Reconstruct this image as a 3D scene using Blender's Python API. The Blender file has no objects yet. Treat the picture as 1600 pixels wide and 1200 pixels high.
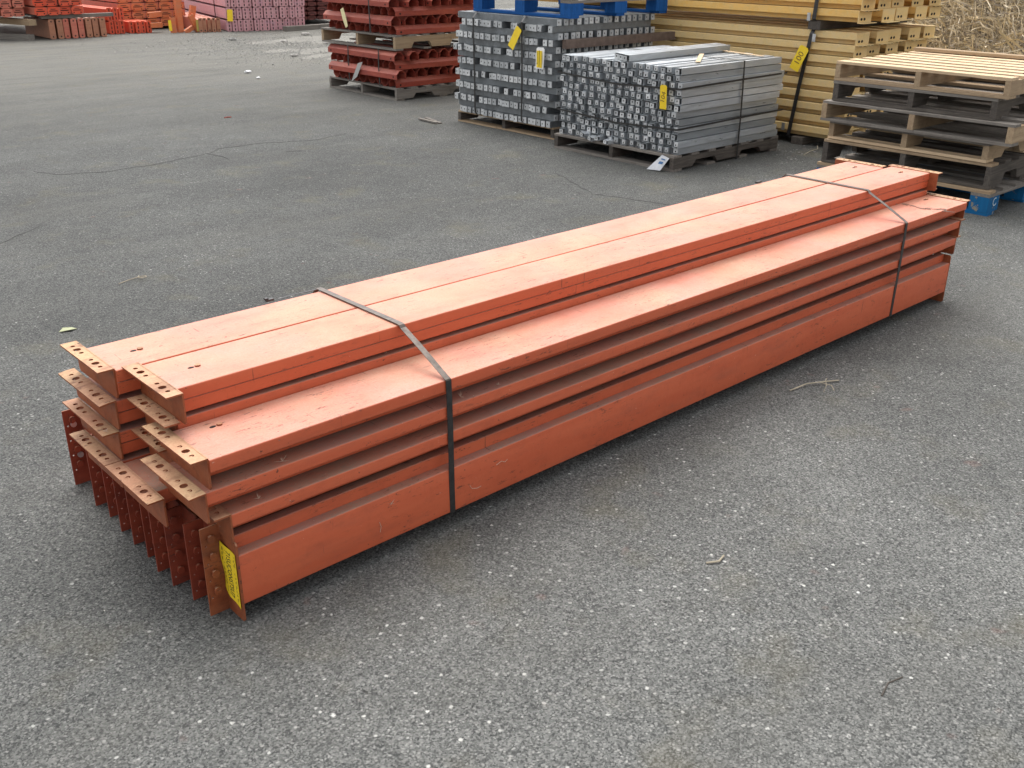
import bpy, math, random
from mathutils import Vector, Matrix
random.seed(11)
R = math.radians
S = bpy.context.scene
COL = S.collection

# ------------------------------------------------------------------ camera, sky, sun, exposure
CAM = (-0.8896, -1.9446, 1.557); YAW, PITCH, ROLL, FPX = 0.8289, 0.4181, 0.0083, 1561.25
cd = bpy.data.cameras.new('camera'); cam = bpy.data.objects.new('camera', cd); COL.objects.link(cam)
f = Vector((math.cos(PITCH)*math.cos(YAW), math.cos(PITCH)*math.sin(YAW), -math.sin(PITCH)))
r = Vector((math.sin(YAW), -math.cos(YAW), 0)); u = r.cross(f)
r2 = r*math.cos(ROLL)+u*math.sin(ROLL); u2 = -r*math.sin(ROLL)+u*math.cos(ROLL)
m = Matrix((r2, u2, -f)).transposed().to_4x4(); m.translation = Vector(CAM)
cam.matrix_world = m
cd.sensor_width = 36; cd.sensor_fit = 'HORIZONTAL'; cd.lens = 36*FPX/1600
cd.clip_start = .05; cd.clip_end = 600
S.camera = cam

W = bpy.data.worlds.new("World"); S.world = W; W.use_nodes = True
nt = W.node_tree; bg = nt.nodes['Background']
sky = nt.nodes.new('ShaderNodeTexSky'); sky.sky_type = 'NISHITA'; sky.sun_disc = False
SUN_EL, SUN_AZ = R(67), R(65)          # azimuth measured from +X towards +Y
sky.sun_elevation = SUN_EL; sky.sun_rotation = R(90)-SUN_AZ
sky.air_density = 1.0; sky.dust_density = 4.0; sky.ozone_density = 1.0
hs = nt.nodes.new('ShaderNodeHueSaturation'); hs.inputs['Saturation'].default_value = .16
nt.links.new(sky.outputs[0], hs.inputs['Color']); nt.links.new(hs.outputs[0], bg.inputs[0])
bg.inputs[1].default_value = 0.15
sd = bpy.data.lights.new('sun', 'SUN'); sd.energy = .80; sd.angle = R(60); sd.color = (1, .96, .9)
so = bpy.data.objects.new('sun', sd); COL.objects.link(so)
sv = Vector((math.cos(SUN_EL)*math.cos(SUN_AZ), math.cos(SUN_EL)*math.sin(SUN_AZ), math.sin(SUN_EL)))
so.rotation_euler = sv.to_track_quat('Z', 'Y').to_euler(); so.location = (0, 0, 20)
S.view_settings.view_transform = 'Standard'; S.view_settings.look = 'None'
S.view_settings.exposure = 1.18; S.view_settings.gamma = 1
S.view_settings.use_curve_mapping = False
S.render.engine = 'CYCLES'

# ------------------------------------------------------------------ materials
def mat(name):
    M = bpy.data.materials.new(name); M.use_nodes = True
    n = M.node_tree; b = n.nodes['Principled BSDF']
    return M, n, b
class NB:
    def __init__(s, n): s.n = n
    def node(s, t, **k):
        x = s.n.nodes.new(t)
        for a, v in k.items(): setattr(x, a, v)
        return x
    def L(s, a, b): s.n.links.new(a, b)
    def coord(s, kind='Object', scale=(1, 1, 1), rnd=True):
        c = s.node('ShaderNodeTexCoord'); mp = s.node('ShaderNodeMapping'); mp.inputs['Scale'].default_value = scale
        if rnd:
            oi = s.node('ShaderNodeObjectInfo'); ml = s.node('ShaderNodeMath', operation='MULTIPLY'); ml.inputs[1].default_value = 57
            s.L(oi.outputs['Random'], ml.inputs[0])
            cb = s.node('ShaderNodeCombineXYZ')
            for i in range(3): s.L(ml.outputs[0], cb.inputs[i])
            ad = s.node('ShaderNodeVectorMath', operation='ADD'); s.L(c.outputs[kind], ad.inputs[0]); s.L(cb.outputs[0], ad.inputs[1])
            s.L(ad.outputs[0], mp.inputs[0])
        else: s.L(c.outputs[kind], mp.inputs[0])
        return mp.outputs[0]
    def noise(s, v, sc, det=4, rough=.6):
        x = s.node('ShaderNodeTexNoise'); x.inputs['Scale'].default_value = sc; x.inputs['Detail'].default_value = det
        x.inputs['Roughness'].default_value = rough; s.L(v, x.inputs['Vector']); return x.outputs['Fac']
    def vor(s, v, sc, out='Distance', feat='F1'):
        x = s.node('ShaderNodeTexVoronoi', feature=feat); x.inputs['Scale'].default_value = sc; s.L(v, x.inputs['Vector']); return x.outputs[out]
    def rng(s, v, a, b, c=0, d=1):
        x = s.node('ShaderNodeMapRange'); x.inputs[1].default_value = a; x.inputs[2].default_value = b
        x.inputs[3].default_value = c; x.inputs[4].default_value = d; s.L(v, x.inputs[0]); return x.outputs[0]
    def math(s, op, a, b):
        x = s.node('ShaderNodeMath', operation=op)
        for i, q in enumerate((a, b)):
            if isinstance(q, (int, float)): x.inputs[i].default_value = q
            else: s.L(q, x.inputs[i])
        return x.outputs[0]
    def mix(s, fac, a, b, mode='MIX'):
        x = s.node('ShaderNodeMix', data_type='RGBA', blend_type=mode)
        if isinstance(fac, (int, float)): x.inputs[0].default_value = fac
        else: s.L(fac, x.inputs[0])
        for i, q in ((6, a), (7, b)):
            if isinstance(q, tuple): x.inputs[i].default_value = (*q[:3], 1)
            else: s.L(q, x.inputs[i])
        return x.outputs[2]
    def bump(s, h, st, dist, b):
        x = s.node('ShaderNodeBump'); x.inputs['Strength'].default_value = st; x.inputs['Distance'].default_value = dist
        s.L(h, x.inputs['Height']); s.L(x.outputs[0], b.inputs['Normal'])
    def upmask(s):
        g = s.node('ShaderNodeNewGeometry'); sp = s.node('ShaderNodeSeparateXYZ'); s.L(g.outputs['Normal'], sp.inputs[0])
        return s.rng(sp.outputs[2], .45, .9)

def paint(name, base, alt, dust, dust_amt, rust=.5, grime=.3, rough=.5, along=(1, 9, 9)):
    """baked enamel on steel: colour drift, chips, dust that lies on the level faces"""
    M, n, b = mat(name); q = NB(n)
    v = q.coord(); vs = q.coord(scale=along)
    c = q.mix(q.rng(q.noise(vs, 3), .35, .7), base, alt)
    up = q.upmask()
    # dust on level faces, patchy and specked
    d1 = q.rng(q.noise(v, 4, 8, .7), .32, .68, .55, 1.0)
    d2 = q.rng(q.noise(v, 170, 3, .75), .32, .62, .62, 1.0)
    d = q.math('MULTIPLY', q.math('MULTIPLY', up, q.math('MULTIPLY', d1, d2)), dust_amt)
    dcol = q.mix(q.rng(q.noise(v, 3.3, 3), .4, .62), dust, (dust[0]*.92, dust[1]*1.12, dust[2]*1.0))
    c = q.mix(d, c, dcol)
    # grime
    g = q.math('MULTIPLY', q.rng(q.noise(v, 14, 6, .7), .52, .72), grime)
    c = q.mix(g, c, (base[0]*.45, base[1]*.5, base[2]*.6))
    # rusty chips and scuffs, streaks along the piece
    sc = q.coord(scale=(3, 14, 14))
    ch = q.math('MULTIPLY', q.rng(q.noise(sc, 7, 6, .8), .59, .625), q.rng(q.noise(v, 2.4, 2), .42, .54))
    ch2 = q.rng(q.noise(v, 60, 3, .6), .70, .725)
    c = q.mix(q.math('MULTIPLY', q.math('MAXIMUM', ch, ch2), rust), c, (.07, .035, .025))
    tv = q.coord(scale=(60, 3.5, 3.5)); tk = q.math('MULTIPLY', q.rng(q.noise(tv, 2.2, 2, .5), .70, .74), q.rng(q.noise(v, 6, 3), .5, .58))
    c = q.mix(q.math('MULTIPLY', tk, rust*.8), c, (.06, .03, .022))
    # palm-sized rubbed and dirty smears along the piece
    sm = q.coord(scale=(1.2, 5, 5)); c = q.mix(q.math('MULTIPLY', q.rng(q.noise(sm, 2.6, 6, .7), .52, .70), grime*1.3), c, (base[0]*.55, base[1]*.8, base[2]*1.2))
    lt = q.rng(q.noise(v, 120, 2, .5), .74, .78)
    c = q.mix(q.math('MULTIPLY', lt, .35), c, (.75, .6, .5))
    q.L(c, b.inputs['Base Color'])
    rr = q.math('ADD', q.math('MULTIPLY', d, .35), rough); q.L(rr, b.inputs['Roughness'])
    b.inputs['Specular IOR Level'].default_value = .35
    q.bump(q.math('ADD', q.noise(v, 30, 3), q.math('MULTIPLY', q.noise(v, 4, 2), 2)), .25, .004, b)
    return M

ORANGE = (.50, .100, .042); ORANGE2 = (.54, .120, .052)
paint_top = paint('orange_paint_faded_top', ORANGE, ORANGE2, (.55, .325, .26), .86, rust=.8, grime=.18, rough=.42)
paint_dust_shade = paint('orange_paint_dust_and_shade', ORANGE, ORANGE2, (.21, .175, .15), .95, rust=.8, grime=.28)  # grey-brown level faces: real dust, with some gap shade put into its colour
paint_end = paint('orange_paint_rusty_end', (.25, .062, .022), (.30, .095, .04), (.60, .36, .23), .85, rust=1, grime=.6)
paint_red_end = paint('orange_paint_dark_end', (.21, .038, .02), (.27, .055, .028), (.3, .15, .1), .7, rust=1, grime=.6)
paint_red = paint('red_channel_paint', (.27, .045, .03), (.36, .075, .045), (.46, .20, .15), .5, rust=.6, grime=.35)
paint_gold = paint('gold_paint', (.74, .52, .22), (.70, .52, .27), (.72, .56, .33), .6, rust=.3, grime=.2)
paint_gold2 = paint('gold_paint_bright', (.74, .43, .11), (.70, .46, .17), (.72, .54, .30), .6, rust=.3, grime=.15)
paint_pink = paint('faded_pink_paint', (.55, .27, .29), (.6, .34, .35), (.62, .42, .42), .5, rust=.3, grime=.25)
paint_salmon = paint('salmon_paint', (.5, .13, .09), (.55, .2, .13), (.65, .38, .3), .6, rust=.3, grime=.2)
paint_bright = paint('bright_red_paint', (.65, .075, .03), (.6, .1, .05), (.6, .2, .12), .4, rust=.2, grime=.2)
paint_org = paint('orange_piece_paint', (.62, .16, .055), (.55, .2, .1), (.65, .3, .18), .4, rust=.3, grime=.2)
paint_brown = paint('weathered_brown_paint', (.36, .15, .085), (.42, .2, .12), (.45, .28, .2), .4, rust=.3, grime=.3)
paint_maroon = paint('maroon_paint', (.13, .035, .03), (.18, .05, .04), (.25, .12, .1), .4, rust=.4, grime=.3)

def zinc(name, base, metal, rough, white=.35, along=(2, 2, 2)):
    M, n, b = mat(name); q = NB(n); v = q.coord(scale=along)
    c = q.mix(q.rng(q.noise(v, 9, 5, .65), .35, .65), base, tuple(x*.72 for x in base))
    c = q.mix(q.math('MULTIPLY', q.rng(q.noise(v, 4, 6, .75), .5, .62), white), c, (.62, .66, .72))
    oi = q.node('ShaderNodeObjectInfo')
    c = q.mix(q.rng(oi.outputs['Random'], 0, 1, 0, .6), c, (.17, .19, .20))
    q.L(c, b.inputs['Base Color']); b.inputs['Metallic'].default_value = metal
    q.L(q.rng(q.noise(v, 12, 3), .3, .7, rough-.06, rough+.14), b.inputs['Roughness'])
    q.bump(q.noise(v, 10, 2), .08, .002, b)
    return M
galv = zinc('galvanised_zinc', (.72, .76, .79), .6, .33, .75, (.5, 4, 4))
galv_grey = zinc('dull_grey_zinc', (.19, .20, .205), .3, .42, .15)
galv_tab = zinc('pale_zinc_tab', (.72, .73, .72), .2, .5, .2)

def wood(name, base, dark, axis=1, rough=.85, chips=None):
    M, n, b = mat(name); q = NB(n)
    sc = [26, 26, 26]; sc[axis] = 1.6
    v = q.coord(scale=tuple(sc)); v2 = q.coord()
    c = q.mix(q.rng(q.noise(v, 2.2, 6, .7), .32, .68), dark, base)
    oi = q.node('ShaderNodeObjectInfo')
    c = q.mix(q.rng(oi.outputs['Random'], 0, 1, 0, .45), c, dark)
    c = q.mix(q.math('MULTIPLY', q.rng(q.noise(v2, 8, 5, .7), .55, .7), .4), c, tuple(x*.4 for x in dark))
    if chips: c = q.mix(q.rng(q.noise(v2, 16, 6, .75), .60, .63), c, chips)
    q.L(c, b.inputs['Base Color']); b.inputs['Roughness'].default_value = rough
    b.inputs['Specular IOR Level'].default_value = .2
    q.bump(q.noise(v, 3, 5, .7), .6, .003, b)
    return M
WOODS = {}
def wd(kind, axis):
    k = (kind, axis)
    if k not in WOODS:
        P = {'pine': ((.72, .55, .36), (.48, .35, .22)), 'tan': ((.44, .33, .21), (.27, .19, .12)),
             'grey': ((.27, .245, .215), (.13, .115, .10)), 'dark': ((.15, .13, .11), (.055, .048, .042)),
             'blue': ((.01, .13, .30), (.008, .09, .22)), 'navy': ((.012, .10, .33), (.008, .06, .2)),
             'red': ((.2, .07, .06), (.1, .04, .04))}[kind]
        WOODS[k] = wood('wood_%s_%s' % (kind, 'xyz'[axis]), P[0], P[1], axis, chips=(.25, .22, .16) if kind == 'blue' else None)
    return WOODS[k]

def plain(name, c, rough=.6, metal=0, var=.2, sc=20):
    M, n, b = mat(name); q = NB(n); v = q.coord()
    q.L(q.mix(q.rng(q.noise(v, sc, 4), .35, .7, 0, 1), c, tuple(x*(1-var) for x in c)), b.inputs['Base Color'])
    b.inputs['Roughness'].default_value = rough; b.inputs['Metallic'].default_value = metal
    return M
strap_m = plain('dark_steel_strap', (.045, .043, .042), .38, .3, .4, 60)
strap_s = plain('worn_steel_strap', (.15, .12, .10), .45, .3, .6, 45)
seal_m = plain('strap_seal_metal', (.6, .6, .6), .3, .7)
hole_m = plain('dark_bolt_hole', (.012, .008, .007), .9)
yellow_m = plain('yellow_tag_card', (.88, .62, .02), .6, 0, .12, 30)
white_m = plain('white_card', (.8, .8, .8), .6, 0, .06)
ink_m = plain('black_ink', (.02, .02, .015), .7)
pencil_m = plain('brown_marker_ink', (.22, .13, .02), .7)
blue_ink = plain('blue_ink', (.02, .1, .25), .6)
chalk_m = plain('chalk_mark', (.5, .6, .65), .9)
scribble_m = plain('grey_grease_mark', (.30, .2, .16), .9)
straw_m = plain('dry_straw', (.40, .35, .26), .9, 0, .4)
leaf_m = plain('green_leaf', (.36, .38, .22), .7, 0, .3)
fluff_m = plain('pale_dry_fluff', (.55, .42, .32), .95)
conc_m = plain('pale_rubble', (.42, .40, .37), .95, 0, .5)
conc2_m = plain('grey_stone', (.25, .245, .23), .95, 0, .3)
redbit_m = plain('red_scrap', (.35, .08, .06), .8)

def asphalt():
    M, n, b = mat('worn_asphalt'); q = NB(n); v0 = q.coord(rnd=False)
    # warp the lookup a little so the grains are not round cells
    nz = q.node('ShaderNodeTexNoise'); nz.inputs['Scale'].default_value = 90; q.L(v0, nz.inputs['Vector'])
    sc = q.node('ShaderNodeVectorMath', operation='SCALE'); q.L(nz.outputs['Color'], sc.inputs[0]); sc.inputs['Scale'].default_value = .008
    ad = q.node('ShaderNodeVectorMath', operation='ADD'); q.L(v0, ad.inputs[0]); q.L(sc.outputs[0], ad.inputs[1]); v = ad.outputs[0]
    def cell(scale):
        x = q.node('ShaderNodeTexVoronoi'); x.inputs['Scale'].default_value = scale; q.L(v, x.inputs['Vector'])
        sp = q.node('ShaderNodeSeparateColor'); q.L(x.outputs['Color'], sp.inputs[0]); return x.outputs['Distance'], sp.outputs
    d1, c1 = cell(230); d2, c2 = cell(120); d3, c3 = cell(62)
    base = q.mix(q.rng(c1[0], .0, 1), (.052, .054, .052), (.205, .207, .196))
    mid = q.math('MULTIPLY', q.rng(c2[1], .45, .75), q.rng(d2, .55, .25))
    base = q.mix(mid, base, q.mix(c2[2], (.15, .15, .142), (.37, .368, .345)))
    st = q.math('MULTIPLY', q.rng(c3[0], .90, .925), q.rng(d3, .36, .2))
    big = q.rng(q.noise(v0, 1.1, 4), .38, .62, .25, .95)
    base = q.mix(q.math('MULTIPLY', st, big), base, q.mix(c3[1], (.30, .29, .27), (.70, .69, .65)))
    pit = q.rng(q.noise(v, 85, 4, .7), .42, .30)
    base = q.mix(q.math('MULTIPLY', pit, .85), base, (.025, .025, .026))
    w = q.math('MULTIPLY', q.rng(q.noise(v0, .8, 6, .65), .3, .7, .82, 1.2), q.rng(q.noise(q.coord(scale=(.5, 1.3, 1), rnd=False), .35, 4, .6), .35, .65, .85, 1.1))
    w = q.math('MULTIPLY', w, q.rng(q.noise(v0, 7, 5, .7), .3, .7, .9, 1.1))
    mul = q.node('ShaderNodeVectorMath', operation='SCALE'); q.L(base, mul.inputs[0]); q.L(w, mul.inputs['Scale']); base = mul.outputs[0]
    # the strip nearest the camera is more worn and stony, the lane behind the beams darker bitumen
    sy = q.node('ShaderNodeSeparateXYZ'); q.L(v0, sy.inputs[0])
    ln = q.math('ADD', q.math('ADD', sy.outputs[1], q.math('MULTIPLY', sy.outputs[0], .12)), q.rng(q.noise(v0, .5, 4, .6), .3, .7, -1.2, 1.2))
    w2 = q.rng(ln, -.6, 2.6, 1.02, .72)
    mul = q.node('ShaderNodeVectorMath', operation='SCALE'); q.L(base, mul.inputs[0]); q.L(w2, mul.inputs['Scale']); base = mul.outputs[0]
    vs = q.coord(scale=(.35, 1.6, 1), rnd=False)
    dn = q.math('MULTIPLY', q.rng(q.noise(vs, 1.1, 6, .65), .5, .75), .28)
    sx = q.node('ShaderNodeSeparateXYZ'); q.L(v0, sx.inputs[0])
    far = q.rng(q.math('ADD', q.math('MULTIPLY', sx.outputs[0], .55), sx.outputs[1]), 7.5, 14)
    dn = q.math('MINIMUM', q.math('ADD', dn, q.math('MULTIPLY', far, q.rng(q.noise(vs, 2, 6, .7), .3, .6, .3, .85))), .9)
    base = q.mix(dn, base, (.185, .178, .155))
    base = q.mix(q.math('MULTIPLY', q.rng(q.noise(v0, 2.6, 4, .6), .56, .70), .22), base, (.18, .155, .085))
    base = q.mix(q.math('MULTIPLY', q.rng(q.noise(v0, 9, 2, .5), .70, .76), .25), base, (.22, .10, .08))
    q.L(base, b.inputs['Base Color'])
    b.inputs['Roughness'].default_value = .85; b.inputs['Specular IOR Level'].default_value = .25
    h = q.math('ADD', q.math('MULTIPLY', c1[1], .6), q.math('MULTIPLY', q.noise(v, 110, 4, .75), 2.2))
    h = q.math('ADD', h, q.math('MULTIPLY', mid, .6))
    q.bump(h, .9, .006, b)
    return M
asphalt_m = asphalt()
def soil(name, a, c):
    M, n, b = mat(name); q = NB(n); v = q.coord(rnd=False)
    x = q.mix(q.rng(q.noise(v, 3, 8, .7), .3, .7), a, c); x = q.mix(q.rng(q.noise(v, 60, 4, .7), .5, .7, 0, .6), x, tuple(k*1.7 for k in c))
    q.L(x, b.inputs['Base Color']); b.inputs['Roughness'].default_value = .95
    q.bump(q.noise(v, 40, 6, .7), .8, .02, b); return M

# ------------------------------------------------------------------ mesh helpers
class MB:
    def __init__(s): s.v = []; s.f = []; s.mi = []; s.m = 0
    def add(s, vs, fs):
        o = len(s.v); s.v += [tuple(p) for p in vs]; s.f += [tuple(i+o for i in q) for q in fs]; s.mi += [s.m]*len(fs); return s
    def box(s, x0, x1, y0, y1, z0, z1, T=None):
        vs = [Vector((x, y, z)) for z in (z0, z1) for y in (y0, y1) for x in (x0, x1)]
        if T: vs = [T(p) if callable(T) else T @ p for p in vs]
        return s.add(vs, [(0, 2, 3, 1), (4, 5, 7, 6), (0, 1, 5, 4), (2, 6, 7, 3), (0, 4, 6, 2), (1, 3, 7, 5)])
    def prism(s, pts, d0, d1, fn):
        """polygon pts (a,b) extruded from d0 to d1; fn(d,a,b)->xyz"""
        n = len(pts); vs = [fn(d0, a, b) for a, b in pts]+[fn(d1, a, b) for a, b in pts]
        fs = [(i, (i+1) % n, (i+1) % n+n, i+n) for i in range(n)]+[tuple(range(n))[::-1], tuple(range(n, 2*n))]
        return s.add(vs, fs)
    def tube(s, pts, rad, n=6):
        rings = []
        for i, p in enumerate(pts):
            p = Vector(p); a = Vector(pts[max(i-1, 0)]); c = Vector(pts[min(i+1, len(pts)-1)])
            t = (c-a).normalized(); k = Vector((0, 0, 1)) if abs(t.z) < .9 else Vector((1, 0, 0))
            e = t.cross(k).normalized(); g = t.cross(e)
            rr = rad[i] if isinstance(rad, (list, tuple)) else rad
            rings.append([p+(e*math.cos(2*math.pi*j/n)+g*math.sin(2*math.pi*j/n))*rr for j in range(n)])
        vs = [q for x in rings for q in x]; fs = []
        for i in range(len(pts)-1):
            for j in range(n): fs.append((i*n+j, i*n+(j+1) % n, (i+1)*n+(j+1) % n, (i+1)*n+j))
        fs += [tuple(range(n))[::-1], tuple((len(pts)-1)*n+j for j in range(n))]
        return s.add(vs, fs)
    def mesh(s, name, mats, smooth=False):
        me = bpy.data.meshes.new(name); me.from_pydata(s.v, [], s.f)
        for M in (mats if isinstance(mats, (list, tuple)) else [mats]): me.materials.append(M)
        if s.m or any(s.mi): me.polygons.foreach_set('material_index', s.mi)
        import bmesh
        b = bmesh.new(); b.from_mesh(me); bmesh.ops.recalc_face_normals(b, faces=b.faces); b.to_mesh(me); b.free()
        if smooth:
            me.polygons.foreach_set('use_smooth', [True]*len(me.polygons))
            try: me.set_sharp_from_angle(angle=R(40))
            except Exception: pass
        me.update(); return me
def link(name, me, parent=None, loc=(0, 0, 0), rot=(0, 0, 0), label=None):
    o = bpy.data.objects.new(name, me); COL.objects.link(o); o.parent = parent; o.location = loc; o.rotation_euler = rot
    if label: o['label'] = label
    return o
def thing(name, label, cat, loc=(0, 0, 0), rot=(0, 0, 0), group=None, me=None):
    o = link(name, me, None, loc, rot); o['label'] = label; o['category'] = cat
    if group: o['group'] = group
    return o
def struct(name, me, parent=None):
    o = link(name, me, parent)
    if not parent: o['kind'] = 'structure'
    return o
def holed_strip(mb, ln, wd_, t, holes, fn):
    """plate ln x wd_ x t with round holes (u, v, r) sorted by u; fn(u,v,w)->xyz"""
    c = []; prev = 0
    for i, (hu, hv, hr) in enumerate(holes):
        lo = (prev if i == 0 else (holes[i-1][0]+hu)/2); hi = (ln if i == len(holes)-1 else (holes[i+1][0]+hu)/2)
        c.append((lo, hi, hu, hv, hr))
    for lo, hi, hu, hv, hr in c:
        ang = [k*math.pi/5 for k in range(10)]
        for cx, cy in ((lo, 0), (hi, 0), (hi, wd_), (lo, wd_)): ang.append(math.atan2(cy-hv, cx-hu) % (2*math.pi))
        ang = sorted(set(round(a, 5) for a in ang)); n = len(ang); inn = []; out = []
        for a in ang:
            dx, dy = math.cos(a), math.sin(a); inn.append((hu+dx*hr, hv+dy*hr)); k = 1e9
            if dx > 1e-6: k = min(k, (hi-hu)/dx)
            if dx < -1e-6: k = min(k, (lo-hu)/dx)
            if dy > 1e-6: k = min(k, (wd_-hv)/dy)
            if dy < -1e-6: k = min(k, -hv/dy)
            out.append((hu+dx*k, hv+dy*k))
        vs = [fn(a, b, 0) for a, b in out]+[fn(a, b, 0) for a, b in inn]+[fn(a, b, t) for a, b in out]+[fn(a, b, t) for a, b in inn]
        fs = []
        for i in range(n):
            j = (i+1) % n
            fs += [(i, j, n+j, n+i), (2*n+i, 3*n+i, 3*n+j, 2*n+j), (i, 2*n+i, 2*n+j, j), (n+i, n+j, 3*n+j, 3*n+i)]
        mb.add(vs, fs)
def text_mesh(s, size, M, name):
    cu = bpy.data.curves.new(name, 'FONT'); cu.body = s; cu.size = size; cu.align_x = 'CENTER'; cu.align_y = 'CENTER'; cu.extrude = .0006; cu.resolution_u = 3
    o = bpy.data.objects.new(name, cu); COL.objects.link(o)
    dg = bpy.context.evaluated_depsgraph_get(); me = bpy.data.meshes.new_from_object(o.evaluated_get(dg))
    bpy.data.objects.remove(o); me.materials.clear(); me.materials.append(M); return me

# ------------------------------------------------------------------ ground
mb = MB(); NX = 60
def gz(x, y): return 0.0
mb.add([(-60, -60, 0), (120, -60, 0), (120, 120, 0), (-60, 120, 0)], [(0, 1, 2, 3)])
ground = struct('asphalt_ground', mb.mesh('asphalt_ground', asphalt_m))
def crack(pts, w, seed):
    rnd = random.Random(seed); P = []
    for (x0, y0), (x1, y1) in zip(pts, pts[1:]):
        k = max(2, int(math.hypot(x1-x0, y1-y0)/.05))
        for i in range(k):
            t = i/k; P.append((x0+(x1-x0)*t+rnd.uniform(-.012, .012), y0+(y1-y0)*t+rnd.uniform(-.012, .012)))
    b = MB(); n = len(P); vs = []
    for i, (x, y) in enumerate(P):
        a = P[max(i-1, 0)]; c = P[min(i+1, n-1)]; d = Vector((c[0]-a[0], c[1]-a[1])).normalized()
        ww = w*rnd.uniform(.25, 1)*min(1, 6*min(i+.3, n-1-i+.3)/n)
        for s_ in (1, -1):
            for z in (.0025, .004): vs.append((x-d.y*ww*s_, y+d.x*ww*s_, z))
    fs = []
    for i in range(n-1):
        a, c = i*4, i*4+4
        fs += [(a+1, a+3, c+3, c+1), (a, a+1, c+1, c), (a+2, c+2, c+3, a+3)]
    b.add(vs, fs); return b
crack_m = plain('crack_dark_filling', (.045, .045, .043), .95)
for i, (pp, w) in enumerate([([(1.42, 5.73), (1.51, 5.49), (1.79, 5.37), (2.18, 5.39), (2.71, 5.52), (2.83, 5.65), (3.18, 5.65), (3.62, 5.47), (4.1, 5.6)], .0022),
                             ([(2.68, 5.5), (2.72, 5.3), (2.66, 5.12)], .003), ([(1.0, 6.9), (1.5, 7.2), (1.9, 7.9)], .0018),
                             ([(3.2, 5.2), (3.35, 5.12)], .0025), ([(2.9, -.9), (3.2, -.75), (3.7, -.8), (4.3, -.55)], .0014), ([(-.2, 2.6), (.3, 3.1), (.5, 3.8), (1.0, 4.2)], .0014), ([(4.2, 1.9), (4.0, 2.6), (4.3, 3.3)], .0016)]):
    link('crack', crack(pp, w, i).mesh('crack', crack_m), ground)
# dusty debris patch at the back, low mounds of dirt
def mound(cx, cy, rx, ry, h, seed, M, n=26):
    rnd = random.Random(seed); b = MB(); vs = []; fs = []
    off = [(rnd.uniform(-1, 1), rnd.uniform(-1, 1), rnd.uniform(0, 6)) for _ in range(14)]
    for j in range(n):
        for i in range(n):
            uu = i/(n-1)*2-1; vv = j/(n-1)*2-1; rr = math.hypot(uu, vv)
            z = h*max(0, 1-rr*rr)*(.6+.4*sum(math.sin(a*7*uu+c+bb*9*vv) for a, bb, c in off)/5)-.006
            vs.append((cx+uu*rx, cy+vv*ry, z))
    for j in range(n-1):
        for i in range(n-1): fs.append((j*n+i, j*n+i+1, (j+1)*n+i+1, (j+1)*n+i))
    b.add(vs, fs); return b.mesh('dirt', M, True)
dirt_m = soil('pale_dirt', (.125, .12, .105), (.21, .20, .175))
sand_m = soil('tan_sawdust', (.36, .27, .15), (.42, .32, .19))
for i, (x, y, rx, ry, h, M) in enumerate([(8.4, 13.4, 1.5, 1.0, .018, dirt_m), (7.6, 12.0, 1.1, .8, .014, dirt_m), (7.2, 9.9, .6, .35, .016, sand_m), (7.6, 10.9, .9, .6, .02, dirt_m)]):
    o = struct('dirt_patch', mound(x, y, rx, ry, h, i, M))

def lump(b, x, y, z, s_, rnd):
    vs = []; n_ = 9
    for zz, k in ((-.2, .9), (.1, 1.0), (.32, .6)):
        for i in range(n_):
            a = i/n_*6.283+k; q_ = s_*k*rnd.uniform(.7, 1.15); vs.append((x+math.cos(a)*q_, y+math.sin(a)*q_*.6, z+zz*s_*rnd.uniform(.7, 1.1)))
    fs = [(r_*n_+i, r_*n_+(i+1) % n_, (r_+1)*n_+(i+1) % n_, (r_+1)*n_+i) for r_ in (0, 1) for i in range(n_)]
    b.add(vs, fs+[tuple(range(n_))[::-1], tuple(2*n_+i for i in range(n_))])
def stone(b, x, y, z, s_, rnd):
    if s_ > .03: return lump(b, x, y, z, s_, rnd)
    vs = [Vector(p) for p in ((1, 0, 0), (-1, 0, 0), (0, 1, 0), (0, -1, 0), (0, 0, .7), (0, 0, -.5))]
    vs = [Vector((p.x*rnd.uniform(.6, 1.3), p.y*rnd.uniform(.6, 1.3), p.z*rnd.uniform(.7, 1.1)))*s_ for p in vs]
    rm = Matrix.Rotation(rnd.uniform(0, 6.3), 3, 'Z') @ Matrix.Rotation(rnd.uniform(-.4, .4), 3, 'X')
    b.add([rm @ p+Vector((x, y, z)) for p in vs], [(0, 2, 4), (2, 1, 4), (1, 3, 4), (3, 0, 4), (2, 0, 5), (1, 2, 5), (3, 1, 5), (0, 3, 5)])
rnd = random.Random(5); b = MB()
for _ in range(1500):
    x, y = rnd.uniform(-1.2, 5.5), rnd.uniform(-2.2, 8)
    if -.2 < x < 3.9 and -.05 < y < 1.0: continue
    b.m = rnd.choice((0, 1, 1)); stone(b, x, y, .0, rnd.uniform(.0015, .0042), rnd)
for _ in range(2600):
    t = rnd.random(); x, y = rnd.gauss(7.8, .9), rnd.gauss(12.4, 1.3)
    b.m = 0 if rnd.random() < .5 else 1; stone(b, x, y, .004, rnd.uniform(.004, .016), rnd)
for _ in range(300):
    x, y = rnd.gauss(6.9, .5), rnd.gauss(2.1, .3)
    b.m = 1; stone(b, x, y, .002, rnd.uniform(.003, .012), rnd)
o = thing('loose_gravel', 'fine loose grit and small stones scattered over the grey asphalt', 'gravel', me=b.mesh('loose_gravel', [conc_m, conc2_m])); o['kind'] = 'stuff'
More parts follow.
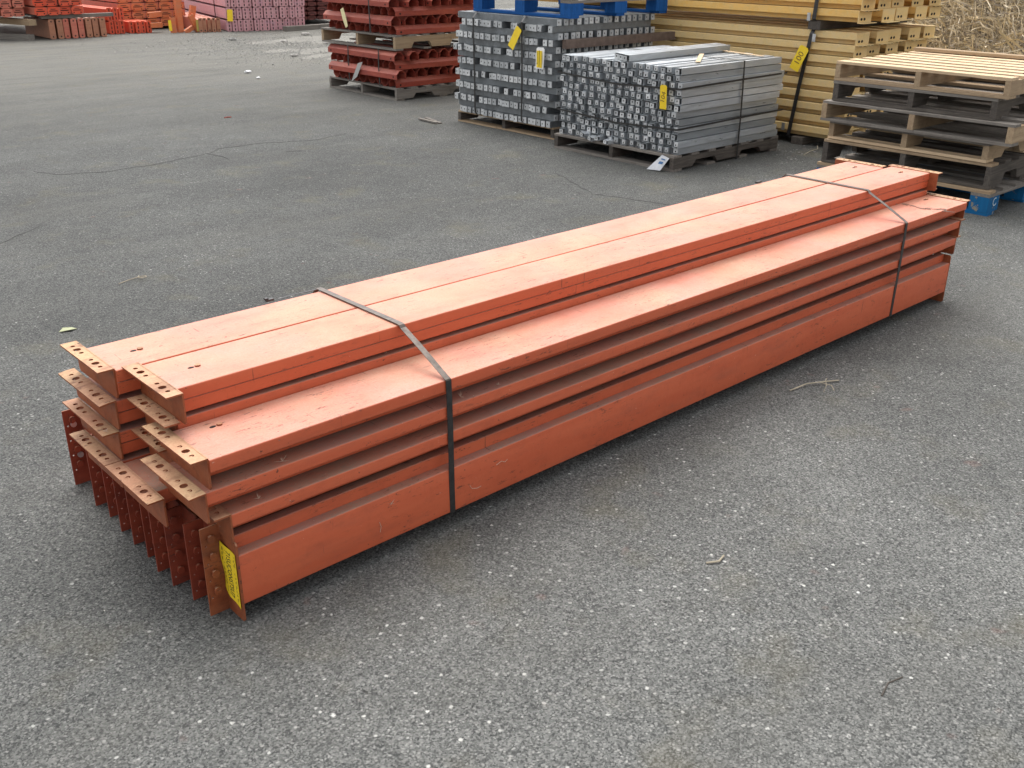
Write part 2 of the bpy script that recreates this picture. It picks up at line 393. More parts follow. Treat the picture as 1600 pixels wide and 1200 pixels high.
# bigger rubble pieces, each its own thing
rub = [((5.48, 9.98), .055, 'flat white chip lying alone on the asphalt left of the red channel stack', white_m),
       ((6.95, 11.3), .06, 'pale rubble lump in the debris nearest the camera', conc_m), ((7.9, 13.2), .09, 'largest pale slab lump in the debris before the pink beams', conc_m),
       ((8.35, 12.6), .07, 'pale rubble chunk to the right in the debris before the pink beams', conc_m), ((8.9, 14.2), .09, 'flat pale chunk by the foot of the pink beam bundle', conc_m),
       ((7.4, 14.0), .07, 'dark grey lump on the left side of the debris patch', conc2_m), ((7.3, 10.1), .06, 'dark grey stone beside the tan sawdust', conc2_m),
       ((5.3, 9.4), .03, 'small white chip between debris and red stack', white_m)]
for i, ((x, y), s_, lb, M) in enumerate(rub):
    bb = MB(); rr = random.Random(i+90)
    for k in range(3): stone(bb, rr.uniform(-.4, .4)*s_, rr.uniform(-.3, .3)*s_, .25*s_, s_*rr.uniform(.5, 1), rr)
    thing('rubble_chunk', lb, 'rubble', (x, y, .004), group='rubble in the debris patch', me=bb.mesh('rubble_chunk', M))

# small litter
def curl(pts, rad, label, name, cat, M, loc):
    bb = MB()
    for p, rr in pts: bb.tube(p, rr, 5)
    thing(name, label, cat, loc, me=bb.mesh(name, M))
curl([([(-.10, -.02, .004), (-.04, .0, .006), (.02, .012, .008), (.045, .0, .01), (.04, -.025, .012), (.015, -.03, .012), (.0, -.01, .012), (.02, .02, .01)], .0022)], .002,
     'pale straw curled into a loop, left of the orange beams', 'straw_curl', 'straw', straw_m, (.94, 2.82, 0))
curl([([(-.11, .02, .005), (-.02, .005, .012), (.06, -.03, .01), (.12, -.05, .004)], .0028), ([(.03, -.02, .012), (.05, -.06, .006), (.02, -.09, .004)], .0018),
      ([(.05, -.03, .01), (.10, -.01, .006)], .0015), ([(.06, -.03, .008), (.02, -.055, .012), (-.02, -.07, .003)], .0015)], .002,
     'pale forked dry twig on the asphalt in front of the beams', 'dry_twig', 'twig', straw_m, (2.33, -.13, 0))
curl([([(-.03, .02, .004), (0, 0, .006), (.035, .01, .004)], .003)], .002, 'short pale twig end on the asphalt near the bottom middle', 'dry_twig', 'twig', straw_m, (1.09, -.63, 0))
curl([([(-.18, -.02, .003), (-.05, .01, .012), (.05, .0, .02), (.12, .05, .03)], .003)], .002, 'long bent pale straw on the asphalt beside the galvanised pallet', 'straw_stalk', 'straw', straw_m, (6.45, 2.45, 0))
curl([([(-.05, 0, .001), (0, .012, .001), (.045, .0, .001)], .0022)], .002, 'dark thin twig on the asphalt at the lower right', 'dark_twig', 'twig', plain('dark_bark', (.07, .06, .05), .9), (.985, -1.2, 0))
curl([([(-.03, 0, .004), (.0, .01, .006), (.04, .0, .003)], .006)], .002, 'small reddish scrap lying near the asphalt crack', 'red_scrap', 'scrap', redbit_m, (3.63, 7.0, 0))
bb = MB(); bb.add([(-.035, 0, .004), (-.01, .02, .012), (.025, .012, .008), (.04, -.004, .003), (.01, -.02, .01), (-.01, .001, .003), (-.035, 0, .002), (-.01, .02, .010), (.025, .012, .006), (.04, -.004, .001), (.01, -.02, .008)],
       [(0, 1, 5), (1, 2, 5), (2, 3, 5), (3, 4, 5), (4, 0, 5), (6, 7, 8, 9, 10), (0, 1, 7, 6), (1, 2, 8, 7), (2, 3, 9, 8), (3, 4, 10, 9), (4, 0, 6, 10)])
thing('fallen_leaf', 'small pale green leaf on the asphalt left of the beam ends', 'leaf', (.416, 2.325, 0), me=bb.mesh('fallen_leaf', leaf_m))

# ------------------------------------------------------------------ rack beams (main bundle)
TH = .068; CT = .083
def arc(cx, cy, rr, a0, a1, n=3): return [(cx+rr*math.cos(R(a0+(a1-a0)*i/n)), cy+rr*math.sin(R(a0+(a1-a0)*i/n))) for i in range(n+1)]
def profile(h, nw=.045, nd=.034, c=.004):
    """a across the deep face (0 = step edge), b through the thickness; the step is cut at a<nw, b<nd"""
    p = arc(c, TH-c, c, 180, 90)+arc(h-c, TH-c, c, 90, 0)
    p += [(h, .0365), (h-.006, .0355), (h-.006, .0335), (h-.0022, .0325)]                 # the two C sections overlap: a seam
    p += arc(h-.0022-c, c, c, 0, -90)+arc(nw+c, c, c, 270, 180)+[(nw, nd)]+[(c*.5, nd), (0, nd+c*.5)]
    return p
def fn_flat(d, a, b): return (d, a, b-TH)                   # top face at local z 0, step edge faces -Y
def fn_back(d, a, b): return (d, -a, b-TH)                  # the same turned about Z
def fn_up(d, a, b): return (d, b, -a)                       # standing on edge: step at the top front
def body_mesh(L, h, fn, M, seed, sag=.002):
    rnd = random.Random(seed); mb_ = MB(); P = profile(h, .036 if fn is fn_up else .045); n = len(P); N = 24; vs = []; ph = rnd.uniform(0, 6)
    for i in range(N+1):
        d = L*i/N; w = math.sin(ph+i*.32)*.0011+rnd.uniform(-.0003, .0003); s_ = -sag*math.sin(math.pi*i/N)
        for a, b_ in P:
            x, y, z = fn(d, a, b_); vs.append((x, y+w, z+s_))
    fs = [(i*n+j, i*n+(j+1) % n, (i+1)*n+(j+1) % n, (i+1)*n+j) for i in range(N) for j in range(n)]
    fs += [tuple(range(n))[::-1], tuple(N*n+j for j in range(n))]
    mb_.add(vs, fs); return mb_.mesh('beam_body', M, True)
T4 = .0042; FL = .040
PINS = [.062, .107, .165, .210]
def connector_mesh(L0, L1, fn, side, M, plate=None, big=False, flen=FL, z=0.0, bent=0, FB=None):
    """angle plate on a beam end: side=-1 near end, +1 far end. L0..L1 extent along a; fn as above; leg height TH+z"""
    mb_ = MB(); x = lambda d: side*d
    p0, p1 = plate or (L0, L1)
    FB = FB or TH+.003; hb = FB-CT
    def F(d, a, b): return fn(x(d), a, b)
    # leg against the beam end
    pl = [(p0, hb+.006), (p0+.006, hb), (p1-.006, hb), (p1, hb+.006), (p1, FB), (p0, FB)]
    mb_.prism(pl, 0.0, T4, lambda d, a, b: F(d, a, b))
    # outer leg with the holes; small bend radius at the corner
    ln = L1-L0; holes = []
    if big:
        for u_ in (.03, .08, .13, .18): holes.append((u_+.022, flen*.8, .0028))
    else:
        k = ln/.255
        for u_, rr in ((.036, .0060), (.066, .0100), (.096, .0060), (.160, .0060), (.190, .0100), (.220, .0060)): holes.append((u_*k, flen*.48, rr))
    def G(uu, vv, w):
        dz = -bent*(vv/flen)**2
        return F(T4+vv-.001, L0+uu, FB-T4+w+dz)
    holed_strip(mb_, ln, flen, T4, holes, G)
    # pins: studs that stand out of the leg
    if big:
        for u_ in (.03, .08, .13, .18):
            for rr, h0, h1 in ((.0062, 0, .009), (.0098, .009, .0125)):
                pts = [(u_+math.cos(k*math.pi/4)*rr*1.15, flen*.55+math.sin(k*math.pi/4)*rr) for k in range(8)]
                mb_.prism(pts, h0, h1, lambda d, a, b: F(T4+b, L0+a, FB-T4-d))
    else:
        k = ln/.255
        for u_ in (.036, .096, .160, .220):
            pts = [(u_*k+.0026+math.cos(j*math.pi/4)*.0036, flen*.48+math.sin(j*math.pi/4)*.0048) for j in range(8)]
            mb_.prism(pts, -.002, .012, lambda d, a, b: F(T4+b, L0+a, FB-T4-d))
    return mb_.mesh('end_connector', M)
def bolt_set(parent, fn, xs, a, M):
    """safety-pin hole and a tilted bolt head on the deep face"""
    for x0 in xs:
        m2 = MB(); m2.m = 0
        m2.prism([(x0-.014+math.cos(j*math.pi/5)*.0085, a+math.sin(j*math.pi/5)*.005) for j in range(10)], TH-.001, TH+.0008, lambda d, p, q_: fn(p, q_, d))
        m2.m = 1
        m2.prism([(x0+.004+math.cos(j*math.pi/4)*.008, a+math.sin(j*math.pi/4)*.007) for j in range(8)], TH, TH+.004, lambda d, p, q_: fn(p, q_, d))
        link('bolt', m2.mesh('bolt', [hole_m, M]), parent)
GRP = 'orange rack beams strapped in the bundle'
# kind, x plate near, x plate far, y of a=0 , z top, connector a-range, plate range, materials, label
H = .197
def flat_beam(nm, x0, x1, y0, zt, ca, label, M, ME, back=False, plate=None, bolts=True, bent=0, seed=0, yaw=0):
    fn = fn_back if back else fn_flat; yy = y0+H if back else y0
    e = thing('rack_beam', label, 'steel beam', (x0, yy, zt), (0, 0, yaw), group=GRP)
    link('beam_body', body_mesh(x1-x0, H, fn, M, seed), e, (0, 0, 0))
    def cv(rg):
        if rg is None: return None
        return (yy-rg[1], yy-rg[0]) if back else (rg[0]-yy, rg[1]-yy)
    c0 = cv(ca); p0 = cv(plate)
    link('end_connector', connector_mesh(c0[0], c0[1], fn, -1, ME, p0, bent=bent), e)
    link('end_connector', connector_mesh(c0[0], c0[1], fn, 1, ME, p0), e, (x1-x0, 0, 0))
    if bolts: bolt_set(e, fn, (.10, x1-x0-.09), H*.5 if back else H*.78, ME)
    return e
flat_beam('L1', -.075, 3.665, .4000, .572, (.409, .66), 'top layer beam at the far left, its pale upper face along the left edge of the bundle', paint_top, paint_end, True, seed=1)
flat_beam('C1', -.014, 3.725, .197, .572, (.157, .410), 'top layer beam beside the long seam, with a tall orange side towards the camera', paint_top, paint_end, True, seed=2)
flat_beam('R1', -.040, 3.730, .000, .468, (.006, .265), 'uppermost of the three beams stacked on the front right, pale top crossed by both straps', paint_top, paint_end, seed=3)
flat_beam('L2', -.084, 3.660, .412, .486, (.41, .69), 'second beam down in the left column, end plate just under the topmost left one', paint_dust_shade, paint_end, True, bolts=False, seed=4, bent=.004)
flat_beam('L3', -.088, 3.650, .414, .400, (.412, .688), 'third beam down in the left column, white fluff on its end plate', paint_dust_shade, paint_end, True, bolts=False, seed=5)
flat_beam('C2', -.020, 3.735, .2005, .492, (.175, .392), 'second beam down in the middle column, thin red edge showing behind the front right stack', paint_dust_shade, paint_end, plate=(.207, .392), bolts=False, seed=6)
flat_beam('C3', -.020, 3.700, .205, .402, (.235, .40), 'third beam down in the middle column, mostly hidden behind the front right stack end', paint_dust_shade, paint_end, bolts=False, seed=7)
flat_beam('R2', -.060, 3.690, .000, .388, (-.004, .258), 'middle of the three beams stacked on the front right, dusty ledge above its lip', paint_dust_shade, paint_end, seed=8, bent=.002)
flat_beam('R3', -.005, 3.680, .000, .309, (-.002, .203), 'lowest of the three flat beams on the front right, resting on the upright ones', paint_dust_shade, paint_end, seed=9)
flat_beam('L4', -.095, 3.640, .416, .316, (.418, .658), 'lowest flat beam of the left column, resting on the upright row', paint_dust_shade, paint_end, True, bolts=False, seed=10)
flat_beam('C4', -.095, 3.660, .209, .316, (.160, .415), 'lowest flat beam of the middle column, long row of holes at its near end', paint_dust_shade, paint_end, seed=11)
# upright row
HU = .180
ups = [(.080, 0.000, 'front upright beam at the bottom with broad clean orange face and yellow label on its end'),
       (.170, -.002, 'second upright beam from the front in the bottom row, directly behind the labelled one'),
       (.263, -.014, 'third upright beam from the labelled one in the bottom row'), (.350, -.016, 'fourth upright beam from the labelled one in the bottom row'),
       (.434, -.006, 'fifth upright beam from the labelled one, middle of the bottom row'), (.521, -.008, 'sixth upright beam from the labelled one in the bottom row'),
       (.610, -.007, 'fourth upright beam from the left end of the bottom row'), (.709, .000, 'third upright beam from the left end of the bottom row'),
       (.799, -.006, 'second upright beam from the left end, next to the outermost one'), (.966, -.004, 'outermost left upright beam of the bottom row, standing apart with its full end plate in view')]
for i, (yf, x0, lb) in enumerate(ups):
    e = thing('upright_rack_beam', lb, 'steel beam', (x0, yf-.081, .048+HU), (0, 0, 0), group=GRP)
    L = 3.66-x0
    link('beam_body', body_mesh(L, HU, fn_up, paint_dust_shade, 30+i, sag=0), e)
    top = .252 if i in (0, 9) else (.232 if i > 6 else .226)
    z0 = .048+HU
    # leg behind the end face runs vertically; clearance to the flats above
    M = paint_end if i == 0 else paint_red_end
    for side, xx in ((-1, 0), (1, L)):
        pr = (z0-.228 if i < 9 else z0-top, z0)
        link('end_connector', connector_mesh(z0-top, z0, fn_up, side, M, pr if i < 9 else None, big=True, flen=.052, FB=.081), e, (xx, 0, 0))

# yellow barcode label on the front end plate (curled)
mb = MB(); N = 10; vs = []
def lab(uu, vv, off=0):      # uu 0..1 from inner edge to outer edge (towards -Y), vv 0..1 downwards
    y = .073-uu*.068; zt = .206-.012*uu; zb = .058-.022*uu
    if uu < .3: zb += .012*(1-uu/.3)
    x = -.0062-.0035*math.sin(uu*5)*(1-uu)-.006*(1-uu)**3*(.5+.5*math.sin(vv*6))-off
    return (x, y, zt+(zb-zt)*vv)
for j in range(N+1):
    for i in range(N+1): vs.append(lab(i/N, j/N))
for j in range(N+1):
    for i in range(N+1): vs.append(lab(i/N, j/N, .0005))
K = (N+1)**2; fs = []
for j in range(N):
    for i in range(N):
        a = j*(N+1)+i; fs += [(a, a+1, a+N+2, a+N+1), (K+a, K+a+N+1, K+a+N+2, K+a+1)]
for i in range(N):
    for a, c in ((i, i+1), (N*(N+1)+i, N*(N+1)+i+1), (i*(N+1), (i+1)*(N+1)), (i*(N+1)+N, (i+1)*(N+1)+N)): fs.append((a, c, c+K, a+K))
mb.add(vs, fs)
labo = thing('beam_label', 'crumpled yellow printed label stuck on the front upright beam end', 'label', me=mb.mesh('beam_label', yellow_m))
tm = text_mesh('71SUCONSTSU7', .0235, ink_m, 'label_lettering')
w_ = max(v.co.x for v in tm.vertices)-min(v.co.x for v in tm.vertices)
for v in tm.vertices:       # run the lettering down the label
    sx, sy = v.co.x/w_*.86+.5, v.co.y/.068
    v.co = Vector(lab(.50+sy*.9, sx, .0009+v.co.z*.3))
link('label_lettering', tm, labo)
mb = MB()
for uu, w2, segs in ((.16, .035, 9), (.24, .02, 13), (.36, .015, 15), (.82, .03, 11), (.9, .018, 16)):
    for k in range(segs):
        if random.random() < .2: continue
        v0 = .06+k/segs*.88; v1 = v0+.88/segs*random.uniform(.4, .85)
        mb.add([lab(uu, v0, .0009), lab(uu+w2, v0, .0009), lab(uu+w2, v1, .0009), lab(uu, v1, .0009)], [(0, 1, 2, 3)])
o = link('label_small_print', mb.mesh('label_small_print', ink_m), labo)

# straps round the bundle
def band(name, path, w, t, M, label, cat='strap', group=None, axis=0, sub=1, parent=None):
    """flat band following path (list of xyz), width along axis"""
    P = [Vector(p) for p in path]; mb_ = MB(); vs = []; n = len(P); wv = Vector((0, 0, 0)); wv[axis] = w/2
    for i, p in enumerate(P):
        a = P[max(i-1, 0)]; c = P[min(i+1, n-1)]; tg = (c-a); tg[axis] = 0; tg = tg.normalized()
        nn = tg.cross(wv.normalized()); 
        vs += [p-wv, p+wv, p+wv+nn*t, p-wv+nn*t]
    fs = []
    for i in range(n-1):
        for j in range(4): fs.append((i*4+j, i*4+(j+1) % 4, i*4+4+(j+1) % 4, i*4+4+j))
    fs += [(3, 2, 1, 0), tuple((n-1)*4+j for j in range(4))]
    mb_.add(vs, fs); me = mb_.mesh(name, M)
    if parent: return link(name, me, parent, label=label)
    return thing(name, label, cat, group=group, me=me)
def main_strap(xa, label, sk, clip):
    e = .0022
    yz = [(.967+e, .045), (.967+e, .232), (.94, .258), (.612, .574+e), (.604, .5735+e), (.40, .5735+e), (.20, .5735+e), (.194, .571+e), (.188, .565), (.1, .523), (.008, .4735+e), (0-e, .4695), (-e*1.2, .466), (-e-.001, .40), (-e-.0015, .30), (-e-.001, .2), (-e, .12), (-e, .052), (.004, .046-e)]
    path = [(xa+sk*(k/len(yz)), y, z) for k, (y, z) in enumerate(yz)]
    s = thing('steel_strap', label, 'strap', group='steel straps round the orange beams')
    band('strap_band_top', path[1:13], .019, .0012, strap_s, None, parent=s)
    band('strap_band_side', path[12:], .019, .0014, strap_m, None, parent=s)
    return s
main_strap(.640, 'dark steel strap round the near third of the orange beams', .026, True)
main_strap(3.172, 'dark steel strap round the far end of the orange beams', -.018, False)
# cut strap tail lying on the far left beam
band('strap_offcut', [(.50, .606, .5745), (.56, .607, .5765), (.63, .600, .5775)], .006, .001, strap_m, 'thin cut strap tail lying along the left edge by the near strap', 'strap', axis=1)
bb = MB(); bb.box(-.012, .012, -.006, .006, 0, .006); bb.box(-.014, -.004, -.003, .008, .005, .010)
thing('strap_clip', 'small black strap clip on the left edge of the top beam', 'clip', (.475, .612, .5735), me=bb.mesh('strap_clip', strap_m))
bb = MB(); bb.box(-.016, .016, -.007, .007, 0, .006)
thing('strap_seal', 'small dark seal on the left edge near the far strap', 'clip', (2.93, .602, .5735), me=bb.mesh('strap_seal', strap_m))
# dried seed fluff and twiglets stuck on the beams
def fluff(loc, s_, label, seed):
    rr = random.Random(seed); b_ = MB()
    for k in range(11):
        a = rr.uniform(0, 6.28); e_ = rr.uniform(.1, 1.2); q_ = Vector((math.cos(a)*math.cos(e_), math.sin(a)*math.cos(e_), math.sin(e_)))*s_*rr.uniform(.5, 1)
        b_.tube([(0, 0, .001), q_*.5+Vector((0, 0, .001)), q_+Vector((0, 0, .001))], [.0005, .0004, .0002], 3)
    thing('seed_fluff', label, 'seed fluff', loc, group='seed fluff caught on the beams', me=b_.mesh('seed_fluff', fluff_m))
for i, (l, s_, lb) in enumerate([((.08, .02, .312), .016, 'white star shaped fluff on the lower front right beam near its end'), ((.715, .018, .391), .020, 'pale fluff just right of the near strap on the middle front beam'),
        ((.335, .006, .432), .010, 'tiny pale fluff under the lip of the uppermost front beam'), ((.61, .218, .487), .016, 'pale wispy fluff in the gap behind the near strap'),
        ((.15, .015, .391), .022, 'pale tangled fluff on the dusty ledge near the end of the front right stack'), ((.45, -.004, .16), .017, 'fluff stuck on the broad front face left of the near strap'),
        ((.85, .012, .391), .010, 'tiny white fluff on the middle front beam further right of the near strap'), ((-.115, .43, .404), .014, 'white fluff on the end plate of the third left beam'),
        ((-.05, .965, .10), .010, 'white fluff on the outermost upright end plate')]):
    fluff(l, s_, lb, i)
def twig_on(loc, pts, label):
    b_ = MB(); b_.tube(pts, .0007, 4); thing('dry_sprig', label, 'twig', loc, group='dry sprigs stuck on the front beam', me=b_.mesh('dry_sprig', fluff_m))
twig_on((.41, -.0025, .10), [(0, 0, .02), (.004, -.001, .005), (0, -.001, -.012)], 'short pale sprig low on the front face below the star fluff')
twig_on((.735, -.003, .10), [(-.006, 0, .012), (0, 0, 0), (.02, -.001, -.006), (.035, -.001, -.004)], 'hooked pale sprig low on the front face right of the near strap')
twig_on((.85, -.003, .145), [(-.02, 0, -.002), (0, 0, .004), (.014, 0, -.004), (.024, 0, .002)], 'wavy pale sprig on the front face further right of the near strap')
# round nail heads on outer end plate
for k, (x, z, lb) in enumerate([(-.034, .205, 'upper shiny round bolt head on the outermost upright end plate'), (-.030, .10, 'lower shiny round bolt head on the outermost upright end plate'), ]):
    b_ = MB(); b_.prism([(math.cos(j*math.pi/5)*.009, math.sin(j*math.pi/5)*.009) for j in range(10)], 0, .006, lambda d, a, c: (a, -d, c))
    thing('round_bolt', lb, 'bolt', (x, .966-.0075, z), me=b_.mesh('round_bolt', seal_m))
# grease-pencil scribble at the far end of the front right beam
b_ = MB(); rs = random.Random(4)
for k in range(7):
    x, y = -.12+k*.04, rs.uniform(-.02, .02); P = []
    for q_ in range(7): P.append((x+rs.uniform(-.02, .035), y+rs.uniform(-.022, .022), .0004))
    b_.tube(P, .0011, 4)
thing('pencil_scribble', 'faint grey pencil scribble on the far end of the front right top beam', 'writing', (3.47, .10, .469), (0, 0, R(-75)), me=b_.mesh('pencil_scribble', scribble_m))

# ------------------------------------------------------------------ pallets
def pallet(x, y, z, lx, ly, label, deck='grey', strg='grey', ntop=7, nbot=4, h=.125, bt=.018, rot=0, group='wooden pallets', block=False, seed=0, notch=True, cat='pallet', gapw=None, botk=None, edge=None):
    rr = random.Random(seed); e = thing('wooden_pallet', label, cat, (x, y, z), (0, 0, rot), group=group)
    sh = h-2*bt; dm, sm = wd(deck, 1), wd(strg, 0); bm_ = wd(botk or deck, 1)
    for k in range(3):
        yy = (ly-.04)*k/2 if not block else (ly-.12)*k/2
        if block:
            b_ = MB(); b_.box(0, lx, 0, .12, h-2*bt, h-bt-.001); link('stringer_board', b_.mesh('stringer_board', wd(deck if deck != 'pine' else strg, 0)), e, (0, yy, 0))
            for q_ in range(3):
                b_ = MB(); b_.box(0, .15, 0, .12, bt, h-2*bt-.001); link('block', b_.mesh('block', wd(strg, 2)), e, ((lx-.15)*q_/2, yy, 0))
        else:
            z0, z1 = bt, h-bt-.0005
            if notch:
                p = [(0, z0), (lx*.17, z0), (lx*.20, z0+sh*.52), (lx*.37, z0+sh*.52), (lx*.40, z0), (lx*.60, z0), (lx*.63, z0+sh*.52), (lx*.80, z0+sh*.52), (lx*.83, z0), (lx, z0), (lx, z1), (0, z1)]
            else: p = [(0, z0), (lx, z0), (lx, z1), (0, z1)]
            b_ = MB(); b_.prism(p, 0, .038, lambda d, a, c: (a, d, c)); link('stringer', b_.mesh('stringer', sm), e, (0, yy, 0))
    bw = gapw or .09
    for k in range(ntop):
        wv = bw*rr.uniform(.9, 1.1); xx = (lx-wv)*k/(ntop-1); b_ = MB(); o0, o1 = rr.uniform(-.004, .006), rr.uniform(-.006, .004)
        b_.box(0, wv, o0, ly+o1, 0, bt*rr.uniform(.9, 1)); link('deck_board', b_.mesh('deck_board', wd(edge, 1) if (edge and k == 0) else dm), e, (xx, 0, h-bt), (0, 0, rr.uniform(-.004, .004)))
    for k in range(nbot):
        wv = .10; xx = (lx-wv)*k/(nbot-1); b_ = MB(); b_.box(0, wv, rr.uniform(-.004, .004), ly, 0, bt-.001)
        link('bottom_board', b_.mesh('bottom_board', bm_), e, (xx, 0, 0))
    return e
# right stack, bottom to top
PG = 'pallets stacked on the right'
pb = pallet(5.44, .59, 0, 1.2, 1.22, 'chipped blue block pallet at the bottom of the right pallet stack', 'grey', 'blue', 7, 3, h=.155, bt=.02, group=PG, block=True, seed=1, botk='blue', edge='tan')
tm = text_mesh('C', .075, chalk_m, 'chalk_mark'); link('chalk_mark', tm, pb, (.085, -.0015, .075), (R(90), R(-15), 0))
pallet(5.47, .62, .157, 1.05, 1.17, 'dark broken pallet lying on the blue one', 'dark', 'dark', 6, 3, h=.158, rot=R(1), group=PG, seed=2, edge='tan')
pallet(5.46, .66, .317, 1.15, 1.12, 'fourth pallet from the top, light tan lower board and grey deck', 'grey', 'tan', 7, 3, h=.122, group=PG, seed=3, rot=R(-1), botk='pine')
pallet(5.42, .52, .441, 1.2, 1.30, 'wide grey pallet below the dark one, third from the top', 'grey', 'tan', 7, 4, h=.132, group=PG, seed=4, notch=False)
pallet(5.46, .66, .575, 1.1, 1.11, 'dark weathered pallet directly under the pale top pallet', 'grey', 'dark', 6, 3, h=.130, group=PG, seed=5, rot=R(.5), botk='dark')
pallet(5.45, .60, .707, 1.22, 1.18, 'pale new pine pallet on top of the right stack', 'pine', 'tan', 8, 4, h=.125, group=PG, seed=6, rot=R(-.6), gapw=.09, notch=False, botk='tan')
bb = MB(); bb.box(0, 1.25, 0, .09, 0, .02)
thing('loose_board', 'loose grey board lying across the back of the top pallet', 'board', (6.62, .52, .838), (0, 0, R(92)), me=bb.mesh('loose_board', wd('tan', 0)))
# pallet under galvanised stack, grey stack, red stack
pallet(4.96, 2.70, 0, 1.33, 1.25, 'dark notched pallet under the galvanised channel stack', 'grey', 'dark', 7, 4, h=.118, seed=7, group='pallets under the channel stacks')
pallet(5.2, 4.2, 0, 1.22, 1.28, 'grey brown pallet under the dull grey channel stack', 'tan', 'dark', 7, 3, h=.10, bt=.015, seed=8, group='pallets under the channel stacks')
pallet(5.50, 6.85, 0, 1.22, 1.36, 'weathered pallet on the ground under the red channels', 'grey', 'grey', 7, 3, h=.125, seed=9, group='pallets under the channel stacks', rot=R(-2))
pallet(5.52, 6.87, .50, 1.22, 1.36, 'grey pallet sandwiched between the two red channel bundles', 'grey', 'tan', 7, 4, h=.15, seed=10, group='pallets under the channel stacks', rot=R(1))
pallet(5.28, 4.12, .974, 1.22, 1.22, 'bright blue pallet on top of the dull grey channel stack', 'grey', 'navy', 7, 3, h=.16, bt=.022, seed=11, block=True, group='blue pallets', botk='navy')

# ------------------------------------------------------------------ galvanised channels
def chan_mesh(L, w, h, tab, name='channel', flip=False):
    b_ = MB(); t = .0025; b_.m = 0
    # open ended tube along X
    o_ = [(0, 0), (w, 0), (w, h), (0, h)]; i_ = [(t, t), (w-t, t), (w-t, h-t), (t, h-t)]
    vs = [(d, a, c) for d in (0, L) for a, c in o_+i_]; fs = []
    for j in range(4):
        k = (j+1) % 4; fs += [(j, k, 8+k, 8+j), (4+j, 12+j, 12+k, 4+k), (j, 4+j, 4+k, k), (8+j, 8+k, 12+k, 12+j)]
    b_.add(vs, fs)
    if tab:
        for d0, d1 in ((-.006, -.002), (L+.002, L+.006)):
            b_.m = 1; b_.box(d0, d1, *((w*.02, w*.66) if flip else (w*(.34 if tab == 1 else .08), w*1.0)), h*(.25 if flip else .03), h*(.97 if flip else .8 if tab == 1 else .95))
            dd = d0-.0006 if d0 < 0 else d1; b_.m = 2; b_.box(dd, dd+.0006, *((w*.26, w*.42) if flip else (w*.60, w*.76)), h*.38, h*.62)
    return b_.mesh(name, [galv if tab == 1 else galv_grey, galv_tab, hole_m])
# galvanised
GB = thing('galvanised_bundle', 'strapped bundle of shiny galvanised channels with silver tops on a dark pallet', 'metal bundle', (5.0, 2.71, .119))
GL, gw, gh = 1.27, .058, .0515
cms = [chan_mesh(GL, gw, gh-.006, 1), chan_mesh(GL-.03, gw-.004, gh-.005, 1), chan_mesh(GL-.01, gw+.004, gh-.003, 1, flip=True), chan_mesh(GL-.02, gw-.008, gh-.006, 1, flip=True)]
ph = [rr0 for rr0 in (random.Random(77).uniform(0, 6) for _ in range(17))]
rr = random.Random(3); left = MB()
cnt = 0
for row in range(12):
    sh = rr.uniform(-.006, .006)+.03*(1-abs(row-6)/6)*-.4
    for c_ in range(17):
        yy = c_*.0725+sh+.009*math.sin(row*.8+ph[c_])+rr.uniform(-.006, .006)
        link('channel', rr.choice(cms), GB, (rr.uniform(-.022, .01), yy+(rr.uniform(-.006, .014) if c_ == 0 else 0), row*gh), (R(rr.uniform(-3, 3)), 0, rr.uniform(-.004, .004)))
for k in range(3): link('channel', cms[0], GB, (-.01+.03*k, .50+k*.068, 12*gh), (0, 0, R(1)))
for k in range(4):
    link('bent_channel', chan_mesh(.3, .05, .03, 1, 'bent_channel'), GB, (-.07, .62+k*.085, -.004+(k % 2)*.02), (R(rr.uniform(-20, 20)), 0, R(rr.uniform(-8, 8))))
bb = MB(); bb.box(0, .6, 0, .035, 0, .004)
thing('wood_lath', 'thin tan wood lath lying on the galvanised channels', 'lath', (5.35, 2.83, .119+12*gh+.003), (0, 0, R(35)), me=bb.mesh('wood_lath', wd('pine', 0)))
thing('wood_lath', 'tan lath lying near the far edge of the galvanised channels', 'lath', (6.1, 2.78, .119+12*gh+.003), (0, 0, R(78)), me=bpy.data.meshes['wood_lath'])
SG = 'black straps round the channel stacks'
zt = .119+12*gh
band('black_strap', [(5.72, 2.685, .0), (5.72, 2.684, .3), (5.715, 2.686, .55), (5.71, 2.69, zt+.003), (5.71, 3.2, zt+.004), (5.71, 3.95, zt+.003), (5.71, 3.97, .1)], .018, .0015, strap_m, 'black vertical strap down the right face of the galvanised stack', group=SG)
for zz, lb in ((.60, 'upper black strap round the galvanised channel ends'), (.315, 'lower black strap round the galvanised channel ends')):
    band('black_strap', [(6.30, 2.69, zz+.01), (5.7, 2.684, zz+.005), (4.975, 2.688, zz-.008), (4.968, 2.70, zz-.01), (4.962, 3.3, zz-.03), (4.968, 3.94, zz), (4.985, 3.955, zz), (6.3, 3.955, zz)], .014, .0015, strap_m, lb, group=SG, axis=2)
def tag_obj(name, label, w, h, M, loc, rot, text=None, tM=None, ts=.05, trot=0):
    b_ = MB(); c = .15*w
    P = [(-w/2+c, h/2), (w/2-c, h/2), (w/2, h/2-c), (w/2, -h/2), (-w/2, -h/2), (-w/2, h/2-c)]
    b_.prism(P, -.0008, .0008, lambda d, a, z: (a, -d+.006*math.sin(z*14), z))
    o_ = thing(name, label, 'tag', loc, rot, me=b_.mesh(name, M))
    if text:
        t_ = text_mesh(text, ts, tM, 'tag_number')
        for v in t_.vertices:
            a, c_ = v.co.x*math.cos(trot)-v.co.y*math.sin(trot), v.co.x*math.sin(trot)+v.co.y*math.cos(trot)
            v.co = Vector((a, -.0014-v.co.z+.006*math.sin(c_*14), c_))
        link('tag_number', t_, o_)
    return o_
FX = R(-90)          # a tag that faces -X
